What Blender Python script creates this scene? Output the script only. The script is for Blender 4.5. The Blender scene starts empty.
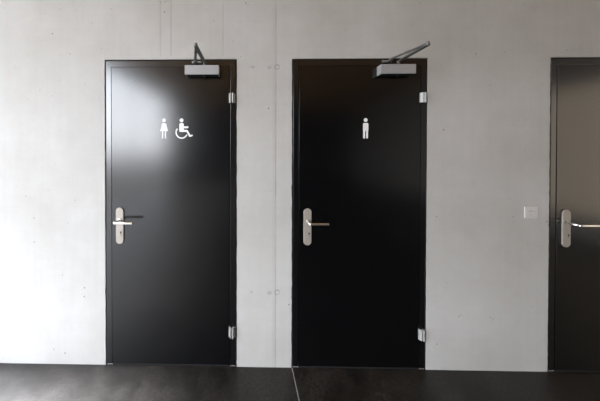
import bpy, bmesh, math, random
from mathutils import Matrix, Vector
random.seed(7)
S = bpy.context.scene
COL = S.collection
PI = math.pi

# ------------------------------------------------------------------ render look
S.view_settings.view_transform = 'Standard'
S.view_settings.look = 'None'
S.view_settings.gamma = 1
S.view_settings.use_curve_mapping = False
S.view_settings.exposure = 0.56

# ------------------------------------------------------------------ materials
def new_mat(name, color, rough=0.5, metal=0.0, spec=0.5):
    m = bpy.data.materials.new(name); m.use_nodes = True
    b = m.node_tree.nodes['Principled BSDF']
    b.inputs['Base Color'].default_value = (*color, 1)
    b.inputs['Roughness'].default_value = rough
    b.inputs['Metallic'].default_value = metal
    b.inputs['Specular IOR Level'].default_value = spec
    return m

class NT:
    """small helper to wire node trees"""
    def __init__(s, m):
        s.t = m.node_tree; s.b = s.t.nodes['Principled BSDF']
    def n(s, kind, **kw):
        x = s.t.nodes.new(kind)
        for k, v in kw.items(): setattr(x, k, v)
        return x
    def l(s, a, b): s.t.links.new(a, b)
    def coord(s):
        return s.n('ShaderNodeTexCoord').outputs['Object']
    def mapping(s, src, scale=(1, 1, 1), loc=(0, 0, 0)):
        m = s.n('ShaderNodeMapping'); m.inputs['Scale'].default_value = scale
        m.inputs['Location'].default_value = loc; s.l(src, m.inputs['Vector']); return m.outputs[0]
    def noise(s, src, scale, detail=4, rough=0.5):
        x = s.n('ShaderNodeTexNoise'); x.inputs['Scale'].default_value = scale
        x.inputs['Detail'].default_value = detail; x.inputs['Roughness'].default_value = rough
        s.l(src, x.inputs['Vector']); return x.outputs['Fac']
    def ramp(s, src, a, b, ca, cb):
        r = s.n('ShaderNodeValToRGB'); e = r.color_ramp.elements
        e[0].position = a; e[0].color = (*ca, 1); e[1].position = b; e[1].color = (*cb, 1)
        s.l(src, r.inputs[0]); return r.outputs[0]
    def mul(s, a, b, fac=1.0):
        x = s.n('ShaderNodeMix', data_type='RGBA', blend_type='MULTIPLY'); x.inputs[0].default_value = fac
        s.l(a, x.inputs[6]); s.l(b, x.inputs[7]); return x.outputs[2]
    def math(s, op, a, b=None, c=None):
        x = s.n('ShaderNodeMath', operation=op)
        for i, v in enumerate((a, b, c)):
            if v is None: continue
            if isinstance(v, (int, float)): x.inputs[i].default_value = v
            else: s.l(v, x.inputs[i])
        return x.outputs[0]
    def bump(s, h, strength=0.2, dist=0.002):
        x = s.n('ShaderNodeBump'); x.inputs['Strength'].default_value = strength
        x.inputs['Distance'].default_value = dist; s.l(h, x.inputs['Height'])
        s.l(x.outputs[0], s.b.inputs['Normal'])

def concrete_wall():
    m = new_mat('fair_faced_concrete', (0.6, 0.59, 0.57), 0.75, spec=0.25); k = NT(m); co = k.coord()
    big = k.ramp(k.noise(co, 1.5, 4), 0.35, 0.65, (0.322, 0.315, 0.297), (0.370, 0.366, 0.356))
    mid = k.ramp(k.noise(co, 9, 5, 0.6), 0.3, 0.75, (0.945, 0.942, 0.935), (1.0, 1.0, 1.0))
    # faint vertical streaks left by the shuttering boards
    st = k.ramp(k.noise(k.mapping(co, (26, 1, 1.1)), 1.0, 3, 0.6), 0.3, 0.6, (0.975, 0.972, 0.968), (1, 1, 1))
    hz = k.ramp(k.noise(k.mapping(co, (1.2, 1, 34)), 1.0, 3, 0.6), 0.28, 0.5, (0.985, 0.984, 0.982), (1, 1, 1))
    c = k.mul(k.mul(k.mul(big, mid), st), hz)
    # bluish grey blotches
    bl = k.ramp(k.noise(k.mapping(co, (1, 1, 1), (5, 2, 9)), 22, 3, 0.6), 0.62, 0.78, (1, 1, 1), (0.90, 0.905, 0.91))
    c = k.mul(c, bl)
    # small air holes
    v = k.n('ShaderNodeTexVoronoi'); v.inputs['Scale'].default_value = 9.0
    k.l(co, v.inputs['Vector'])
    gate = k.math('GREATER_THAN', k.noise(k.mapping(co, (1, 1, 1), (3, 1, 4)), 4.5, 2), 0.49)
    dot = k.math('LESS_THAN', v.outputs['Distance'], 0.048)
    hole = k.math('MULTIPLY', gate, dot)
    hc = k.ramp(hole, 0.0, 1.0, (1, 1, 1), (0.42, 0.42, 0.43))
    c = k.mul(c, hc)
    # joint between two shuttering panels
    sx = k.n('ShaderNodeSeparateXYZ'); k.l(co, sx.inputs[0])
    def line(x0, w, dark, z0, z1, nsc):
        d = k.math('ABSOLUTE', k.math('SUBTRACT', sx.outputs[0], x0))
        a = k.math('SUBTRACT', 1.0, k.math('DIVIDE', d, w)); a = k.math('MAXIMUM', a, 0.0)
        zz = k.math('MULTIPLY', k.math('GREATER_THAN', sx.outputs[2], z0), k.math('LESS_THAN', sx.outputs[2], z1))
        a = k.math('MULTIPLY', a, zz)
        nn = k.math('MULTIPLY_ADD', k.noise(k.mapping(co, (2, 1, nsc)), 1.0, 3), 1.6, -0.25)
        nn = k.math('MAXIMUM', nn, 0.0)
        return k.ramp(k.math('MULTIPLY', a, nn), 0.0, 1.0, (1, 1, 1), dark)
    for (x0, w, dk, z0, z1, s_) in ((0.147, 0.006, (0.55, 0.54, 0.52), 0, 3.2, 7), (0.137, 0.02, (0.84, 0.83, 0.81), 0, 3.2, 3),
                                (-0.572, 0.006, (0.52, 0.5, 0.48), 2.14, 3.2, 9), (-0.646, 0.008, (0.72, 0.7, 0.68), 2.14, 3.2, 5),
                                (-0.215, 0.005, (0.62, 0.6, 0.58), 2.14, 2.5, 8)):
        c = k.mul(c, line(x0, w, dk, z0, z1, s_))
    k.l(c, k.b.inputs['Base Color'])
    k.bump(k.math('MULTIPLY_ADD', hole, -1.5, k.noise(co, 60, 4)), 0.16, 0.0015)
    return m

def floor_mat():
    m = new_mat('dark_polished_concrete', (0.04, 0.038, 0.036), 0.35, spec=0.42); k = NT(m); co = k.coord()
    a = k.ramp(k.noise(co, 3.5, 6, 0.68), 0.35, 0.65, (0.0035, 0.0028, 0.0021), (0.0140, 0.0120, 0.0098))
    b = k.ramp(k.noise(co, 55, 4, 0.7), 0.35, 0.65, (0.35, 0.35, 0.35), (1.65, 1.62, 1.58))
    c = k.mul(a, b)
    f = k.ramp(k.noise(k.mapping(co, (2.5, 14, 1)), 3.0, 5, 0.7), 0.5, 0.75, (1, 1, 1), (1.35, 1.33, 1.3))
    c = k.mul(c, f)
    k.l(c, k.b.inputs['Base Color'])
    r = k.math('MULTIPLY_ADD', k.noise(co, 7, 4, 0.6), 0.22, 0.33)
    k.l(r, k.b.inputs['Roughness'])
    k.bump(k.noise(co, 70, 5, 0.7), 0.22, 0.0012)
    return m

def speckled(name, c, rough, metal=0.0, spec=0.5, amount=0.12, scale=40, rv=0.06, bump=0.0):
    m = new_mat(name, c, rough, metal, spec); k = NT(m); co = k.coord()
    n_ = k.noise(co, scale, 4, 0.6)
    lo = tuple(x * (1 - amount) for x in c); hi = tuple(min(1, x * (1 + amount)) for x in c)
    k.l(k.ramp(n_, 0.3, 0.7, lo, hi), k.b.inputs['Base Color'])
    k.l(k.math('MULTIPLY_ADD', n_, rv * 2, rough - rv), k.b.inputs['Roughness'])
    if bump: k.bump(k.noise(co, scale * 6, 2), bump, 0.0005)
    return m

M = {
 'wall': concrete_wall(),
 'floor': floor_mat(),
 'door': speckled('black_door_paint', (0.0016, 0.0017, 0.0020), 0.20, spec=0.5, scale=6, rv=0.02),
 'frame': speckled('black_frame_paint', (0.003, 0.003, 0.0033), 0.2, spec=0.6, scale=9, rv=0.02),
 'rubber': speckled('black_rubber', (0.006, 0.006, 0.006), 0.8, spec=0.2),
 'steel': speckled('brushed_steel', (0.25, 0.226, 0.198), 0.5, 0.25, scale=120, amount=0.06),
 'lever': speckled('satin_steel_lever', (0.78, 0.77, 0.74), 0.30, 1.0, scale=120, amount=0.05),
 'silver': speckled('silver_lacquer', (0.25, 0.25, 0.25), 0.55, 0.25, scale=90, amount=0.05),
 'arm': speckled('grey_arm_lacquer', (0.085, 0.085, 0.082), 0.5, 0.3, scale=90, amount=0.06),
 'bracket': speckled('bracket_steel', (0.17, 0.17, 0.165), 0.5, 0.3, scale=90, amount=0.1),
 'zinc': speckled('zinc_hinge', (0.26, 0.26, 0.245), 0.5, 0.35, scale=160, amount=0.10),
 'vinyl': speckled('white_vinyl', (0.60, 0.60, 0.60), 0.55, spec=0.3, scale=60, amount=0.02),
 'hole': speckled('hole_black', (0.006, 0.006, 0.006), 0.7, spec=0.2),
 'plastic': speckled('white_socket_plastic', (0.40, 0.39, 0.37), 0.5, spec=0.4, scale=50, amount=0.02),
 'mark': speckled('grey_mark', (0.22, 0.20, 0.19), 0.6, scale=50),
 'void': speckled('air_void_dark', (0.12, 0.12, 0.12), 0.9, spec=0.1, scale=200, amount=0.3),  # dark tone of the flat discs standing for air holes
 'plug': speckled('mortar_plug', (0.335, 0.33, 0.318), 0.8, spec=0.2, scale=140, amount=0.10),
 'plugring': speckled('plug_edge_dark', (0.15, 0.148, 0.143), 0.9, spec=0.1, scale=200, amount=0.3),  # darker tone of the ring around each plug
 'patch': speckled('mortar_patch', (0.265, 0.262, 0.257), 0.85, spec=0.2, scale=90, amount=0.12),
 'joint': speckled('floor_joint_filler', (0.16, 0.15, 0.14), 0.45, spec=0.4, scale=120, amount=0.25),
 'thresh': speckled('threshold_concrete', (0.16, 0.155, 0.15), 0.6, spec=0.3, scale=70, amount=0.3),
 'ceiling': speckled('warm_timber_ceiling', (0.68, 0.40, 0.17), 0.7, spec=0.3, scale=5, amount=0.12),
 'darkwall': speckled('dark_rear_wall', (0.03, 0.029, 0.028), 0.8, spec=0.1, scale=4),
 'sidewall': speckled('pale_side_wall', (0.42, 0.40, 0.37), 0.8, spec=0.2, scale=4),
 'mullion': speckled('window_frame_grey', (0.12, 0.12, 0.125), 0.45, scale=20),
}

# ------------------------------------------------------------------ mesh helpers
def link(name, bm, mat, parent=None, smooth=False, bevel=0.0, seg=2):
    me = bpy.data.meshes.new(name)
    bmesh.ops.recalc_face_normals(bm, faces=bm.faces)
    bm.to_mesh(me); bm.free()
    me.materials.append(mat)
    if smooth:
        for p in me.polygons: p.use_smooth = True
    o = bpy.data.objects.new(name, me); COL.objects.link(o)
    if parent: o.parent = parent
    if bevel:
        b = o.modifiers.new('bevel', 'BEVEL'); b.width = bevel; b.segments = seg; b.limit_method = 'ANGLE'; b.angle_limit = 0.6
    if smooth:
        o.modifiers.new('wn', 'WEIGHTED_NORMAL')
    return o

def box(bm, x0, x1, y0, y1, z0, z1):
    vs = [bm.verts.new((x, y, z)) for x in (x0, x1) for y in (y0, y1) for z in (z0, z1)]
    for f in ((0, 1, 3, 2), (4, 6, 7, 5), (0, 4, 5, 1), (2, 3, 7, 6), (0, 2, 6, 4), (1, 5, 7, 3)):
        bm.faces.new([vs[i] for i in f])

def plate(bm, pts, y0, y1):
    """prism of an x/z outline between depths y0 and y1"""
    a = [bm.verts.new((x, y0, z)) for x, z in pts]; b = [bm.verts.new((x, y1, z)) for x, z in pts]
    n = len(pts)
    bm.faces.new(a); bm.faces.new(b[::-1])
    for i in range(n): bm.faces.new((a[i], b[i], b[(i + 1) % n], a[(i + 1) % n]))

def cyl(bm, p0, p1, r0, r1=None, n=20):
    p0, p1 = Vector(p0), Vector(p1); r1 = r0 if r1 is None else r1
    d = (p1 - p0); q = d.to_track_quat('Z', 'Y').to_matrix()
    A = [bm.verts.new(p0 + q @ Vector((r0 * math.cos(2*PI*i/n), r0 * math.sin(2*PI*i/n), 0))) for i in range(n)]
    B = [bm.verts.new(p1 + q @ Vector((r1 * math.cos(2*PI*i/n), r1 * math.sin(2*PI*i/n), 0))) for i in range(n)]
    bm.faces.new(A[::-1]); bm.faces.new(B)
    for i in range(n): bm.faces.new((A[i], A[(i+1) % n], B[(i+1) % n], B[i]))

def bar(bm, p0, p1, w, t):
    """flat bar between two points, width w horizontally, thickness t vertically, rounded ends"""
    p0, p1 = Vector(p0), Vector(p1); d = (p1 - p0).normalized(); s = d.cross(Vector((0, 0, 1))).normalized()
    up = s.cross(d); pts = []
    for i in range(9):
        a = -PI/2 + PI*i/8; pts.append(p1 + d*(w/2*math.cos(a)) + s*(w/2*math.sin(a)))
    for i in range(9):
        a = PI/2 + PI*i/8; pts.append(p0 + d*(w/2*math.cos(a)) + s*(w/2*math.sin(a)))
    a = [bm.verts.new(p + up*t/2) for p in pts]; b = [bm.verts.new(p - up*t/2) for p in pts]
    bm.faces.new(a); bm.faces.new(b[::-1]); n = len(pts)
    for i in range(n): bm.faces.new((a[i], b[i], b[(i+1) % n], a[(i+1) % n]))

def rounded(x0, x1, z0, z1, r, n=6):
    out = []
    for cx, cz, a0 in ((x1-r, z1-r, 0), (x0+r, z1-r, PI/2), (x0+r, z0+r, PI), (x1-r, z0+r, 1.5*PI)):
        for i in range(n + 1):
            a = a0 + PI/2*i/n; out.append((cx + r*math.cos(a), cz + r*math.sin(a)))
    return out

def disc(cx, cz, r, n=28): return [(cx + r*math.cos(2*PI*i/n), cz + r*math.sin(2*PI*i/n)) for i in range(n)]

def B(): return bmesh.new()

def structure(o): o['kind'] = 'structure'; return o
def empty(name, loc): 
    o = bpy.data.objects.new(name, None); COL.objects.link(o); o.location = loc; o.empty_display_size = 0.1; return o
def tag(o, label, cat, group=None):
    o['label'] = label; o['category'] = cat
    if group: o['group'] = group
    return o

# ------------------------------------------------------------------ room
XL, XR, YR, ZC = -3.8, 5.6, -11.0, 3.85
DW, DH = 0.915, 2.12
DOORS = (-1.034, 0.257, 1.983)

# concrete wall with three openings, edges slightly uneven
def build_back_wall():
    bm = B()
    xs = [XL - 0.2]
    xs += [-2.4, -1.7]
    for d in DOORS: xs += [d, d + DW]
    xs += [3.8, XR + 0.2]
    xs = sorted(xs)
    zs = [i * DH / 70 for i in range(71)] + [2.5, ZC + 0.05]
    edge = {round(d, 4) for d in DOORS} | {round(d + DW, 4) for d in DOORS}
    V = {}
    for i, x in enumerate(xs):
        for j, z in enumerate(zs):
            dx = 0
            if round(x, 4) in edge and 0 < z < DH - 0.001:
                dx = random.uniform(-0.0013, 0.0013)
                if random.random() < 0.06: dx += random.choice((-1, 1)) * 0.0018
            V[i, j] = bm.verts.new((x + dx, 0, z))
    for i in range(len(xs) - 1):
        mid = (xs[i] + xs[i+1]) / 2
        hole = any(d < mid < d + DW for d in DOORS)
        for j in range(len(zs) - 1):
            if hole and zs[j] < DH - 0.001: continue
            bm.faces.new((V[i, j], V[i+1, j], V[i+1, j+1], V[i, j+1]))
    for v in list(bm.verts):
        if not v.link_faces: bm.verts.remove(v)
    r = bmesh.ops.extrude_face_region(bm, geom=list(bm.faces))
    for g in r['geom']:
        if isinstance(g, bmesh.types.BMVert): g.co.y += 0.22
    return structure(link('wall_back', bm, M['wall']))
wall = build_back_wall()

def wall_panel(name, axis, pos, lo, hi, holes, mat, thick=0.2):
    """side/rear wall with rectangular window holes; axis 'x' = wall at x=pos, running along y"""
    bm = B()
    ts = sorted({lo, hi} | {h[0] for h in holes} | {h[1] for h in holes})
    for a, b in zip(ts, ts[1:]):
        m_ = (a + b)/2; hs = sorted([h for h in holes if h[0] < m_ < h[1]], key=lambda h: h[2])
        z = 0.0; spans = []
        for h in hs: 
            if h[2] > z: spans.append((z, h[2]))
            z = h[3]
        spans.append((z, ZC))
        for z0, z1 in spans:
            if axis == 'x': box(bm, min(pos, pos + thick), max(pos, pos + thick), a, b, z0, z1)
            else: box(bm, a, b, min(pos, pos + thick), max(pos, pos + thick), z0, z1)
    return structure(link(name, bm, mat))

WL = [(-8.3, -0.06, 0.04, 3.75)]
WR = [(-3.6, -1.0, 0.3, 2.7)]
wall_panel('wall_left', 'x', XL, YR, 0.0, WL, M['sidewall'], -0.2)
wall_panel('wall_right', 'x', XR, YR, 0.0, WR, M['sidewall'], 0.2)
wall_panel('wall_front', 'y', YR, XL - 0.2, XR + 0.2, [], M['darkwall'], -0.2)
bm = B(); box(bm, XL - 0.2, XR + 0.2, YR - 0.2, 0.22, -0.15, 0.0); structure(link('floor', bm, M['floor']))
bm = B(); box(bm, XL - 0.2, XR + 0.2, YR - 0.2, 0.0, ZC, ZC + 0.2); structure(link('ceiling', bm, M['ceiling']))

def window(n, x, y0, y1, z0, z1, parts, portal=True):
    bm = B(); w = 0.05
    box(bm, x - 0.03, x + 0.03, y0, y1, z0, z0 + w); box(bm, x - 0.03, x + 0.03, y0, y1, z1 - w, z1)
    for i in range(parts + 1):
        c = y0 + w/2 + (y1 - y0 - w) * i / parts
        box(bm, x - 0.03, x + 0.03, c - w/2, c + w/2, z0 + w, z1 - w)
    structure(link(f'window_{n}', bm, M['mullion']))
    # sky portal of the opening
    L = bpy.data.lights.new(f'window_{n}_portal', 'AREA'); L.shape = 'RECTANGLE'; L.size = y1 - y0; L.size_y = z1 - z0
    L.cycles.is_portal = True
    o = bpy.data.objects.new(f'window_{n}_portal', L); COL.objects.link(o)
    o.location = (x, (y0 + y1)/2, (z0 + z1)/2)
    o.rotation_euler = (PI/2, 0, -PI/2 if x < 0 else PI/2)
for h in WL: window(1, XL - 0.12, *h, 3)
# hazy sun slanting in through the tall window beside the wall
SL = bpy.data.lights.new('sun', 'SUN'); SL.energy = 112; SL.angle = math.radians(11); SL.color = (0.93, 0.95, 1.0)
so_ = bpy.data.objects.new('sun', SL); COL.objects.link(so_)
so_.rotation_euler = (-Vector((-1, 0.085, 1.13))).to_track_quat('-Z', 'Y').to_euler(); so_.location = (-9, 0, 8)
for h in WR: window(2, XR + 0.12, *h, 2)

# floor joint in front of the middle door
bm = B()
bm_pts = [(0.2575, -7.0), (0.2640, -7.0), (0.2640, -0.004), (0.2575, -0.004)]
vs = [bm.verts.new((x + (-y) * 0.045, y, z)) for z in (-0.001, 0.0006) for x, y in bm_pts]
bm.faces.new(vs[:4][::-1]); bm.faces.new(vs[4:])
for i in range(4): bm.faces.new((vs[i], vs[(i+1) % 4], vs[4 + (i+1) % 4], vs[4 + i]))
structure(link('trim_1', bm, M['joint']))

# ------------------------------------------------------------------ marks on the wall
def wp(name, bm, mat, **k): return link(name, bm, mat, wall, **k)
for cx, cz in ((0.156, 2.064), (0.158, 0.521)):
    bm = B(); n = 28
    rings = [(0.0172, -0.0004), (0.0165, -0.0012), (0.0135, -0.0008), (0.0125, -0.0003)]
    R = [[bm.verts.new((cx + r*math.cos(2*PI*i/n), y, cz + r*math.sin(2*PI*i/n))) for i in range(n)] for r, y in rings]
    for a, b in zip(R, R[1:]):
        for i in range(n): bm.faces.new((a[i], a[(i+1) % n], b[(i+1) % n], b[i]))
    ring = wp('tie_hole_plug', bm, M['plugring'])
    bm = B(); plate(bm, disc(cx + 0.002, cz - 0.001, 0.0125), -0.0022, 0.001)
    link('plug_face', bm, M['plug'], ring, bevel=0.001)
for pts in ([(-0.034, 2.068), (-0.020, 2.070), (-0.012, 2.075), (0.000, 2.074), (0.004, 2.064), (-0.001, 2.055), (-0.012, 2.054), (-0.018, 2.060), (-0.032, 2.062)],
            [(0.088, 2.060), (0.10, 2.072), (0.115, 2.070), (0.118, 2.058), (0.105, 2.050), (0.092, 2.052)],
            [(-0.028, 0.522), (-0.018, 0.530), (-0.008, 0.524), (-0.010, 0.512), (-0.022, 0.510)],
            [(0.088, 0.516), (0.100, 0.530), (0.118, 0.528), (0.124, 0.512), (0.110, 0.502), (0.095, 0.504)]):
    bm = B(); plate(bm, pts, -0.0004, 0.001); wp('mortar_patch', bm, M['patch'])
bm = B()
for x, z, r in [(-1.563, 1.162, 0.0032), (-1.591, 1.175, 0.0048), (-1.435, 1.218, 0.0032), (-1.535, 1.022, 0.0048), (-1.536, 0.854, 0.0048), (-1.245, 1.149, 0.0040), (-1.295, 0.989, 0.0032), (-1.344, 2.471, 0.0032), (-1.232, 2.463, 0.0032), (-1.337, 2.506, 0.0024), (-0.988, 2.468, 0.0032), (-1.121, 2.373, 0.0032), (-1.225, 2.408, 0.0024), (-1.275, 2.161, 0.0040), (-1.296, 2.168, 0.0024), (-1.488, 1.913, 0.0040), (-1.403, 1.871, 0.0032), (-1.171, 1.953, 0.0032), (-1.192, 1.939, 0.0024), (-0.276, 2.380, 0.0040), (-0.324, 2.462, 0.0024), (-0.057, 2.501, 0.0048), (-0.043, 2.487, 0.0032), (-0.613, 2.513, 0.0048), (-0.593, 2.519, 0.0032), (-0.641, 2.506, 0.0032), (-0.091, 2.137, 0.0032), (0.004, 2.371, 0.0024), (1.491, 2.145, 0.0048), (1.398, 2.145, 0.0024), (1.683, 2.154, 0.0032), (2.090, 2.168, 0.0040), (2.136, 2.168, 0.0032), (2.116, 2.174, 0.0024), (1.485, 2.131, 0.0024), (1.599, 0.364, 0.0040), (1.619, 0.354, 0.0032), (1.245, 0.178, 0.0040), (1.746, 1.047, 0.0040), (1.391, 0.371, 0.0040), (1.405, 0.378, 0.0032), (1.877, 0.439, 0.0032), (1.310, 0.596, 0.0032), (1.273, 2.038, 0.0024), (1.586, 1.936, 0.0029), (1.836, 1.955, 0.0024), (-0.043, 1.867, 0.0032), (0.066, 2.370, 0.0024), (-1.631, 1.496, 0.0024), (-1.348, 1.635, 0.0024), (-1.693, 0.727, 0.0024), (-1.199, 0.521, 0.0024), (-1.461, 0.378, 0.0024), (-1.583, 0.215, 0.0024), (-0.926, 2.255, 0.0024), (0.615, 2.312, 0.0032), (1.117, 2.490, 0.0032), (0.547, 2.434, 0.0024), (1.821, 1.499, 0.0024), (1.311, 1.397, 0.0024), (1.702, 0.756, 0.0024), (1.878, 2.436, 0.0024)]:
    n = 7; ph = random.random()*6
    pts = [(x + r*random.uniform(.7, 1.2)*math.cos(2*PI*i/n + ph), z + r*random.uniform(.6, 1.1)*math.sin(2*PI*i/n + ph)) for i in range(n)]
    plate(bm, pts, -0.0003, 0.0005)
o = wp('air_void', bm, M['void']); o['kind'] = 'stuff'

# ------------------------------------------------------------------ doors
def pictogram(name, label, parts):
    bm = B()
    for p in parts: plate(bm, p, -0.0006, 0.0)
    return bm

LEAF_Y = -0.001          # outer face of leaf (just flush with the frame)
def make_door(idx, x0, visible_right=True):
    root = structure(empty(f'door_{idx}', (x0, 0, 0)))
    # frame: outer casing, recessed 4 mm, with rebate behind the leaf
    f = B(); g = 0.009; y0 = 0.001
    box(f, g, 0.0445, y0, 0.14, 0.009, DH - g); box(f, DW - 0.0445, DW - g, y0, 0.14, 0.009, DH - g)
    box(f, 0.0445, DW - 0.0445, y0, 0.14, DH - 0.0495, DH - g)
    box(f, 0.0445, 0.064, 0.052, 0.14, 0.0, DH - 0.0495); box(f, DW - 0.064, DW - 0.0445, 0.052, 0.14, 0.0, DH - 0.0495)
    box(f, 0.064, DW - 0.064, 0.052, 0.14, DH - 0.069, DH - 0.0495)
    frame = link('door_frame', f, M['frame'], root, bevel=0.0012)
    s = B()
    box(s, 0.0015, g, 0.0025, 0.10, 0.0, DH - 0.0015); box(s, DW - g, DW - 0.0015, 0.0025, 0.10, 0.0, DH - 0.0015)
    box(s, g, DW - g, 0.0025, 0.10, DH - g, DH - 0.0015)
    link('frame_seal', s, M['rubber'], frame)
    t = B(); box(t, 0.002, DW - 0.002, 0.004, 0.2, -0.001, 0.0045)
    link('threshold', t, M['thresh'], root)
    l = B(); box(l, 0.0485, DW - 0.0485, LEAF_Y, 0.046, 0.014, DH - 0.0525)
    leaf = link('door_leaf', l, M['door'], root, bevel=0.0006)
    b = B(); box(b, 0.0485, DW - 0.0485, 0.0005, 0.040, 0.0005, 0.014)
    link('bottom_light_stop', b, M['rubber'], leaf)  # black strip added to keep light from leaking under the leaf
    # handle set
    px, pw = 0.1065, 0.0265
    h = B(); plate(h, rounded(px - pw, px + pw, 0.8485, 1.0995, 0.026, 10), -0.009, LEAF_Y)
    hp = link('handle_plate', h, M['steel'], root, bevel=0.002, seg=3)
    k = B(); plate(k, [(px + 0.009 + 0.0075*math.cos(a), 0.931 + 0.0075*math.sin(a)) for a in [2*PI*i/24 for i in range(24)]], -0.0112, -0.009)
    plate(k, rounded(px + 0.0045, px + 0.0135, 0.909, 0.929, 0.0044), -0.0112, -0.009)
    kc = link('lock_cylinder', k, M['steel' if idx == 2 else 'mark'], hp, bevel=0.0006)
    k = B(); plate(k, disc(px + 0.009, 0.931, 0.0052, 20), -0.0118, -0.0105); box(k, px + 0.0078, px + 0.0102, -0.0116, -0.0105, 0.915, 0.927)
    link('key_slot', k, M['hole'], hp)
    v = B(); cyl(v, (px, -0.011, 1.0130), (px, -0.016, 1.0130), 0.0125, 0.0115, 24); cyl(v, (px, -0.016, 1.0130), (px, -0.060, 1.0130), 0.0078, None, 20)
    # curved elbow then the grip
    pts = [(px, -0.058)] + [(px + 0.005 * (1 - math.cos(a)), -0.065 - 0.005 * math.sin(a)) for a in [PI/2 * i/6 for i in range(7)]] + [(px + 0.123, -0.070)]
    n = 12; rings = []
    for i, (x, y) in enumerate(pts):
        a = Vector(pts[max(0, i-1)]); c = Vector(pts[min(len(pts)-1, i+1)]); d = (c - a).normalized(); nn = Vector((-d.y, d.x))
        rings.append([v.verts.new((x + nn.x*0.0068*math.cos(2*PI*j/n), y + nn.y*0.0068*math.cos(2*PI*j/n), 1.0130 + 0.0085*math.sin(2*PI*j/n))) for j in range(n)])
    for a, c in zip(rings, rings[1:]):
        for j in range(n): v.faces.new((a[j], a[(j+1) % n], c[(j+1) % n], c[j]))
    v.faces.new(rings[0][::-1]); v.faces.new(rings[-1])
    link('lever_handle', v, M['lever'], root, smooth=True)
    # hinges
    if visible_right:
        for zc, hh in ((1.852, 0.033), (0.246, 0.036)):
            a = B()
            # angled wing screwed to the leaf
            P = [(0.8615, LEAF_Y), (0.8670, LEAF_Y), (0.8765, -0.015), (0.8725, -0.019)]
            lo = [a.verts.new((x, y, zc - hh)) for x, y in P]; hi = [a.verts.new((x, y, zc + hh)) for x, y in P]
            a.faces.new(lo); a.faces.new(hi[::-1])
            for i in range(4): a.faces.new((lo[i], hi[i], hi[(i+1) % 4], lo[(i+1) % 4]))
            box(a, 0.8595, 0.866, -0.0035, LEAF_Y, zc - hh, zc + hh)
            hg = link('hinge', a, M['zinc'], root, bevel=0.0006)
            c = B()
            for z0, z1 in ((-hh, -hh*0.42), (-hh*0.38, hh*0.38), (hh*0.42, hh)): cyl(c, (0.8885, -0.014, zc + z0), (0.8885, -0.014, zc + z1), 0.0075, None, 18)
            cyl(c, (0.8885, -0.014, zc - hh + 0.002), (0.8885, -0.014, zc + hh - 0.002), 0.005, None, 12)
            link('hinge_barrel', c, M['zinc'], hg, smooth=False)
            c = B(); box(c, 0.8840, 0.9045, -0.0085, 0.003, zc - hh, zc + hh - 0.004)
            link('hinge_plate', c, M['zinc'], hg, bevel=0.0006)
    return root
make_door(1, DOORS[0]); make_door(2, DOORS[1]); make_door(3, DOORS[2], False)

# ------------------------------------------------------------------ door closers
def make_closer(x0, ex, label):
    r = empty('door_closer', (x0 + 0.6855, LEAF_Y, 1.998))
    tag(r, label, 'door closer', 'door closers above the toilet doors')
    b = B(); plate(b, rounded(-0.1135, 0.1135, 0.0, 0.0625, 0.003, 3), -0.051, -0.0002)
    body = link('closer_body', b, M['silver'], r, bevel=0.0018)
    b = B(); cyl(b, (0.012, -0.027, -0.009), (0.012, -0.027, 0.0), 0.011, None, 18)
    link('spindle_cap', b, M['hole'], body)
    b = B(); box(b, -0.108, 0.108, -0.046, -0.0005, -0.0012, 0.002)
    link('underside_shade', b, M['rubber'], body)  # dark slab added to give the body a shaded underside
    za = 0.088; e = (ex, -0.250, za + 0.003)
    b = B(); cyl(b, (0.014, -0.027, 0.0625), (0.014, -0.027, za + 0.006), 0.011, 0.010, 18)
    bar(b, (0.014, -0.027, za), e, 0.023, 0.007)
    link('main_arm', b, M['arm'], r, bevel=0.0008)
    b = B(); bx = -0.046
    bar(b, (ex, -0.250, za + 0.012), (bx, -0.036, za + 0.011), 0.016, 0.008)
    cyl(b, (bx + (ex-bx)*0.45, -0.036 - 0.214*0.45, za + 0.0115), (bx + (ex-bx)*0.55, -0.036 - 0.214*0.55, za + 0.012), 0.0085, None, 14)
    link('forearm', b, M['arm'], r, bevel=0.0008)
    b = B(); cyl(b, (ex, -0.250, za - 0.004), (ex, -0.250, za + 0.020), 0.0075, None, 16)
    link('elbow_screw', b, M['arm'], r)
    b = B(); box(b, bx - 0.033, bx + 0.033, -0.003, 0.004, za + 0.005, za + 0.020)
    box(b, bx - 0.012, bx + 0.012, -0.046, -0.003, za + 0.001, za + 0.005)
    cyl(b, (bx, -0.036, za + 0.001), (bx, -0.036, za + 0.018), 0.006, None, 14)
    cyl(b, (bx - 0.024, -0.006, za + 0.011), (bx - 0.024, -0.003, za + 0.011), 0.005, None, 12)
    cyl(b, (bx + 0.024, -0.006, za + 0.011), (bx + 0.024, -0.003, za + 0.011), 0.005, None, 12)
    link('arm_bracket', b, M['bracket'], r, bevel=0.0006)
make_closer(DOORS[0], 0.016, 'silver door closer above the door with the woman and wheelchair signs, arm folded straight out')
make_closer(DOORS[1], 0.031, 'silver door closer above the door with the man sign, arm pointing up right')

# ------------------------------------------------------------------ pictograms
def sticker(name, cx, cz, outlines, label, cat='sign'):
    bm = B()
    for p in outlines: plate(bm, p, -0.0007, 0.0)
    o = link(name, bm, M['vinyl']); o.location = (cx, LEAF_Y - 0.0001, cz)
    return tag(o, label, cat)
u = 0.965 * 0.006853 / 8.92      # one unit of the measured drawing in metres
def sc(pts, ox, oz): return [((x - ox)*u, (oz - y)*u) for x, y in pts]
def dsc(x, y, r, ox, oz): return sc([(x + r*math.cos(2*PI*i/32), y + r*math.sin(2*PI*i/32)) for i in range(32)], ox, oz)
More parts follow.
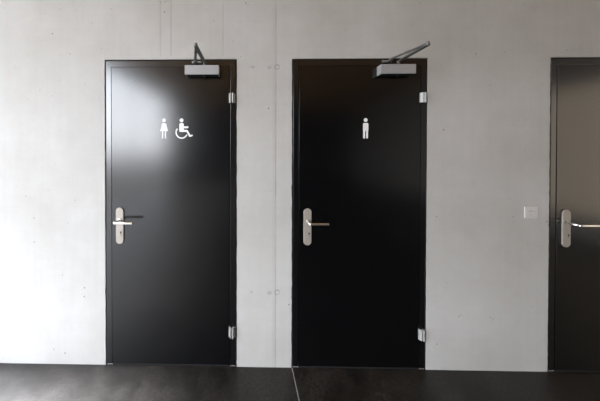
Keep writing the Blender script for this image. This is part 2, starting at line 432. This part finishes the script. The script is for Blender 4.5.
# woman
ox, oz = 125.5, 205
body = [(118, 156), (133, 156), (140, 158), (145, 163), (147, 171), (150, 190), (161, 228), (146, 231), (105, 231), (90, 228), (101, 190), (104, 171), (106, 163), (111, 158)]
sticker('woman_pictogram', -0.6205, 1.6460, [dsc(125.5, 130, 17, ox, oz), sc(body, ox, oz), sc([(107, 231.2), (118, 231.2), (118, 299), (107, 299)], ox, oz), sc([(133, 231.2), (144, 231.2), (144, 299), (133, 299)], ox, oz)],
        'white woman pictogram in a skirt on the black door left of the wheelchair sign')
# wheelchair
ox, oz = 300, 205
arc = []
cx, cy = 283, 243
N = 40; outer = []; inner = []
for i in range(N + 1):
    a = math.radians(222 - (222 - 22) * i / N)     # from upper left, down through the bottom, to lower right
    outer.append((cx + 58*math.cos(a), cy + 58*math.sin(a))); inner.append((cx + 46.5*math.cos(a), cy + 46.5*math.sin(a)))
ring = outer + inner[::-1]
torso = [(268, 158), (276, 155), (290, 155), (298, 158), (303, 165), (303, 186), (341, 186), (345, 190), (345, 200), (341, 204), (303, 204), (303, 219), (332, 219), (340, 223), (363, 268), (379, 262), (385, 266), (386, 272), (383, 276), (360, 285), (353, 282), (329, 238), (268, 238), (261, 232), (261, 165)]
sticker('wheelchair_pictogram', -0.4865, 1.6460, [dsc(282, 131, 18, ox, oz), sc(torso, ox, oz), sc(ring, ox, oz)],
        'white wheelchair user pictogram on the black door right of the woman sign')
# man
ox, oz = 227.5, 205
mb = [(214, 156), (241, 156), (248, 159), (252, 166), (252, 226), (249.5, 232), (249.5, 294), (246, 299), (236, 299), (232, 294), (232, 231), (223, 231), (223, 294), (219, 299), (209, 299), (205, 294), (205, 232), (203, 226), (203, 166), (207, 159)]
sticker('man_pictogram', 0.7560, 1.6460, [dsc(227.5, 130, 17.5, ox, oz), sc(mb, ox, oz)],
        'white man pictogram alone on the middle black door')

# ------------------------------------------------------------------ wall socket
so = empty('wall_socket', (1.860, -0.0002, 1.079))
tag(so, 'small square white wall socket on the bare concrete between the middle and right doors', 'socket')
b = B(); plate(b, rounded(-0.044, 0.044, -0.041, 0.041, 0.004, 4), -0.0055, 0.0)
link('socket_plate', b, M['plastic'], so, bevel=0.002)
b = B(); plate(b, rounded(-0.034, 0.034, -0.031, 0.031, 0.002, 3), -0.0065, -0.0055)
ins = link('socket_insert', b, M['plastic'], so, bevel=0.0006)
b = B()
for x, z in ((-0.013, 0.008), (0.006, 0.008), (-0.004, -0.014)): plate(b, disc(x, z, 0.0034, 14), -0.0068, -0.0064)
plate(b, rounded(-0.015, 0.008, 0.0085, 0.0125, 0.001, 2), -0.0067, -0.0064)
link('pin_hole', b, M['mark'], ins)
b = B(); plate(b, disc(0.026, 0.006, 0.003, 14), -0.0068, -0.0064); plate(b, disc(0.028, -0.006, 0.002, 14), -0.0068, -0.0064)
link('screw_mark', b, M['mark'], ins)

# ------------------------------------------------------------------ daylight
W = bpy.data.worlds.new('World'); S.world = W; W.use_nodes = True
nt = W.node_tree; bg = nt.nodes['Background']
tc = nt.nodes.new('ShaderNodeTexCoord'); sp = nt.nodes.new('ShaderNodeSeparateXYZ'); rp = nt.nodes.new('ShaderNodeValToRGB')
mp = nt.nodes.new('ShaderNodeMapRange'); mp.inputs[1].default_value = -1; mp.inputs[2].default_value = 1
nt.links.new(tc.outputs['Generated'], sp.inputs[0]); nt.links.new(sp.outputs[2], mp.inputs[0]); nt.links.new(mp.outputs[0], rp.inputs[0])
el = rp.color_ramp.elements
el[0].position = 0.0; el[0].color = (0.10, 0.10, 0.10, 1)
el[1].position = 1.0; el[1].color = (1.9, 2.1, 2.5, 1)
e = el.new(0.76); e.color = (1.7, 1.85, 2.15, 1)
e = el.new(0.60); e.color = (0.98, 1.02, 1.08, 1)
e = el.new(0.47); e.color = (0.17, 0.17, 0.175, 1)
e = el.new(0.505); e.color = (0.92, 0.95, 1.0, 1)
nt.links.new(rp.outputs[0], bg.inputs[0]); bg.inputs[1].default_value = 6.9
# the sky is open and bright on the left, a darker warm facade stands on the right
rx = nt.nodes.new('ShaderNodeValToRGB'); m2 = nt.nodes.new('ShaderNodeMapRange'); m2.inputs[1].default_value = -1; m2.inputs[2].default_value = 1
nt.links.new(sp.outputs[0], m2.inputs[0]); nt.links.new(m2.outputs[0], rx.inputs[0])
rx.color_ramp.elements[0].position = 0.48; rx.color_ramp.elements[0].color = (0, 0, 0, 1)
rx.color_ramp.elements[1].position = 0.6; rx.color_ramp.elements[1].color = (1, 1, 1, 1)
mx = nt.nodes.new('ShaderNodeMix'); mx.data_type = 'RGBA'; mx.blend_type = 'MIX'
nt.links.new(rp.outputs[0], mx.inputs[6]); nt.links.new(rx.outputs[0], mx.inputs[0]); mx.inputs[7].default_value = (0.20, 0.168, 0.132, 1); 
# bright lobe added to the sky for the round reflection on the left door
dt = nt.nodes.new('ShaderNodeVectorMath'); dt.operation = 'DOT_PRODUCT'; dt.inputs[1].default_value = Vector((-0.43, -0.88, 0.09)).normalized()
nt.links.new(tc.outputs['Generated'], dt.inputs[0])
ax = nt.nodes.new('ShaderNodeMath'); ax.operation = 'MAXIMUM'; ax.inputs[1].default_value = 0; nt.links.new(dt.outputs['Value'], ax.inputs[0])
pw = nt.nodes.new('ShaderNodeMath'); pw.operation = 'POWER'; pw.inputs[1].default_value = 24; nt.links.new(ax.outputs[0], pw.inputs[0])
ml = nt.nodes.new('ShaderNodeMath'); ml.operation = 'MULTIPLY_ADD'; ml.inputs[1].default_value = 1.45; ml.inputs[2].default_value = 1.0; nt.links.new(pw.outputs[0], ml.inputs[0])
vs_ = nt.nodes.new('ShaderNodeVectorMath'); vs_.operation = 'SCALE'; nt.links.new(mx.outputs[2], vs_.inputs[0]); nt.links.new(ml.outputs[0], vs_.inputs['Scale'])
nt.links.new(vs_.outputs[0], bg.inputs[0])

# ------------------------------------------------------------------ camera
cam = bpy.data.cameras.new('camera'); co = bpy.data.objects.new('camera', cam); COL.objects.link(co); S.camera = co
yaw, pitch, roll = (0.01505376, -0.00689904, -0.00082486)
D_, H_ = (1.487070, 1.499917)
cy_, sy_ = math.cos(yaw), math.sin(yaw); cp, sp_ = math.cos(pitch), math.sin(pitch); cr, sr = math.cos(roll), math.sin(roll)
Ry = Matrix(((cy_, -sy_, 0), (sy_, cy_, 0), (0, 0, 1))); Rp = Matrix(((1, 0, 0), (0, cp, -sp_), (0, sp_, cp))); Rr = Matrix(((cr, 0, sr), (0, 1, 0), (-sr, 0, cr)))
R = Ry @ Rp @ Rr
right, fwd, up = R.col[0], R.col[1], R.col[2]
co.matrix_world = Matrix(((right[0], up[0], -fwd[0], 0), (right[1], up[1], -fwd[1], -D_), (right[2], up[2], -fwd[2], H_), (0, 0, 0, 1)))
cam.sensor_width = 36.0; cam.lens = 217.0 / 600 * 36
cam.shift_x = (300 - 250.9733) / 600; cam.shift_y = (151.1453 - 200.5) / 600
cam.clip_start = 0.02
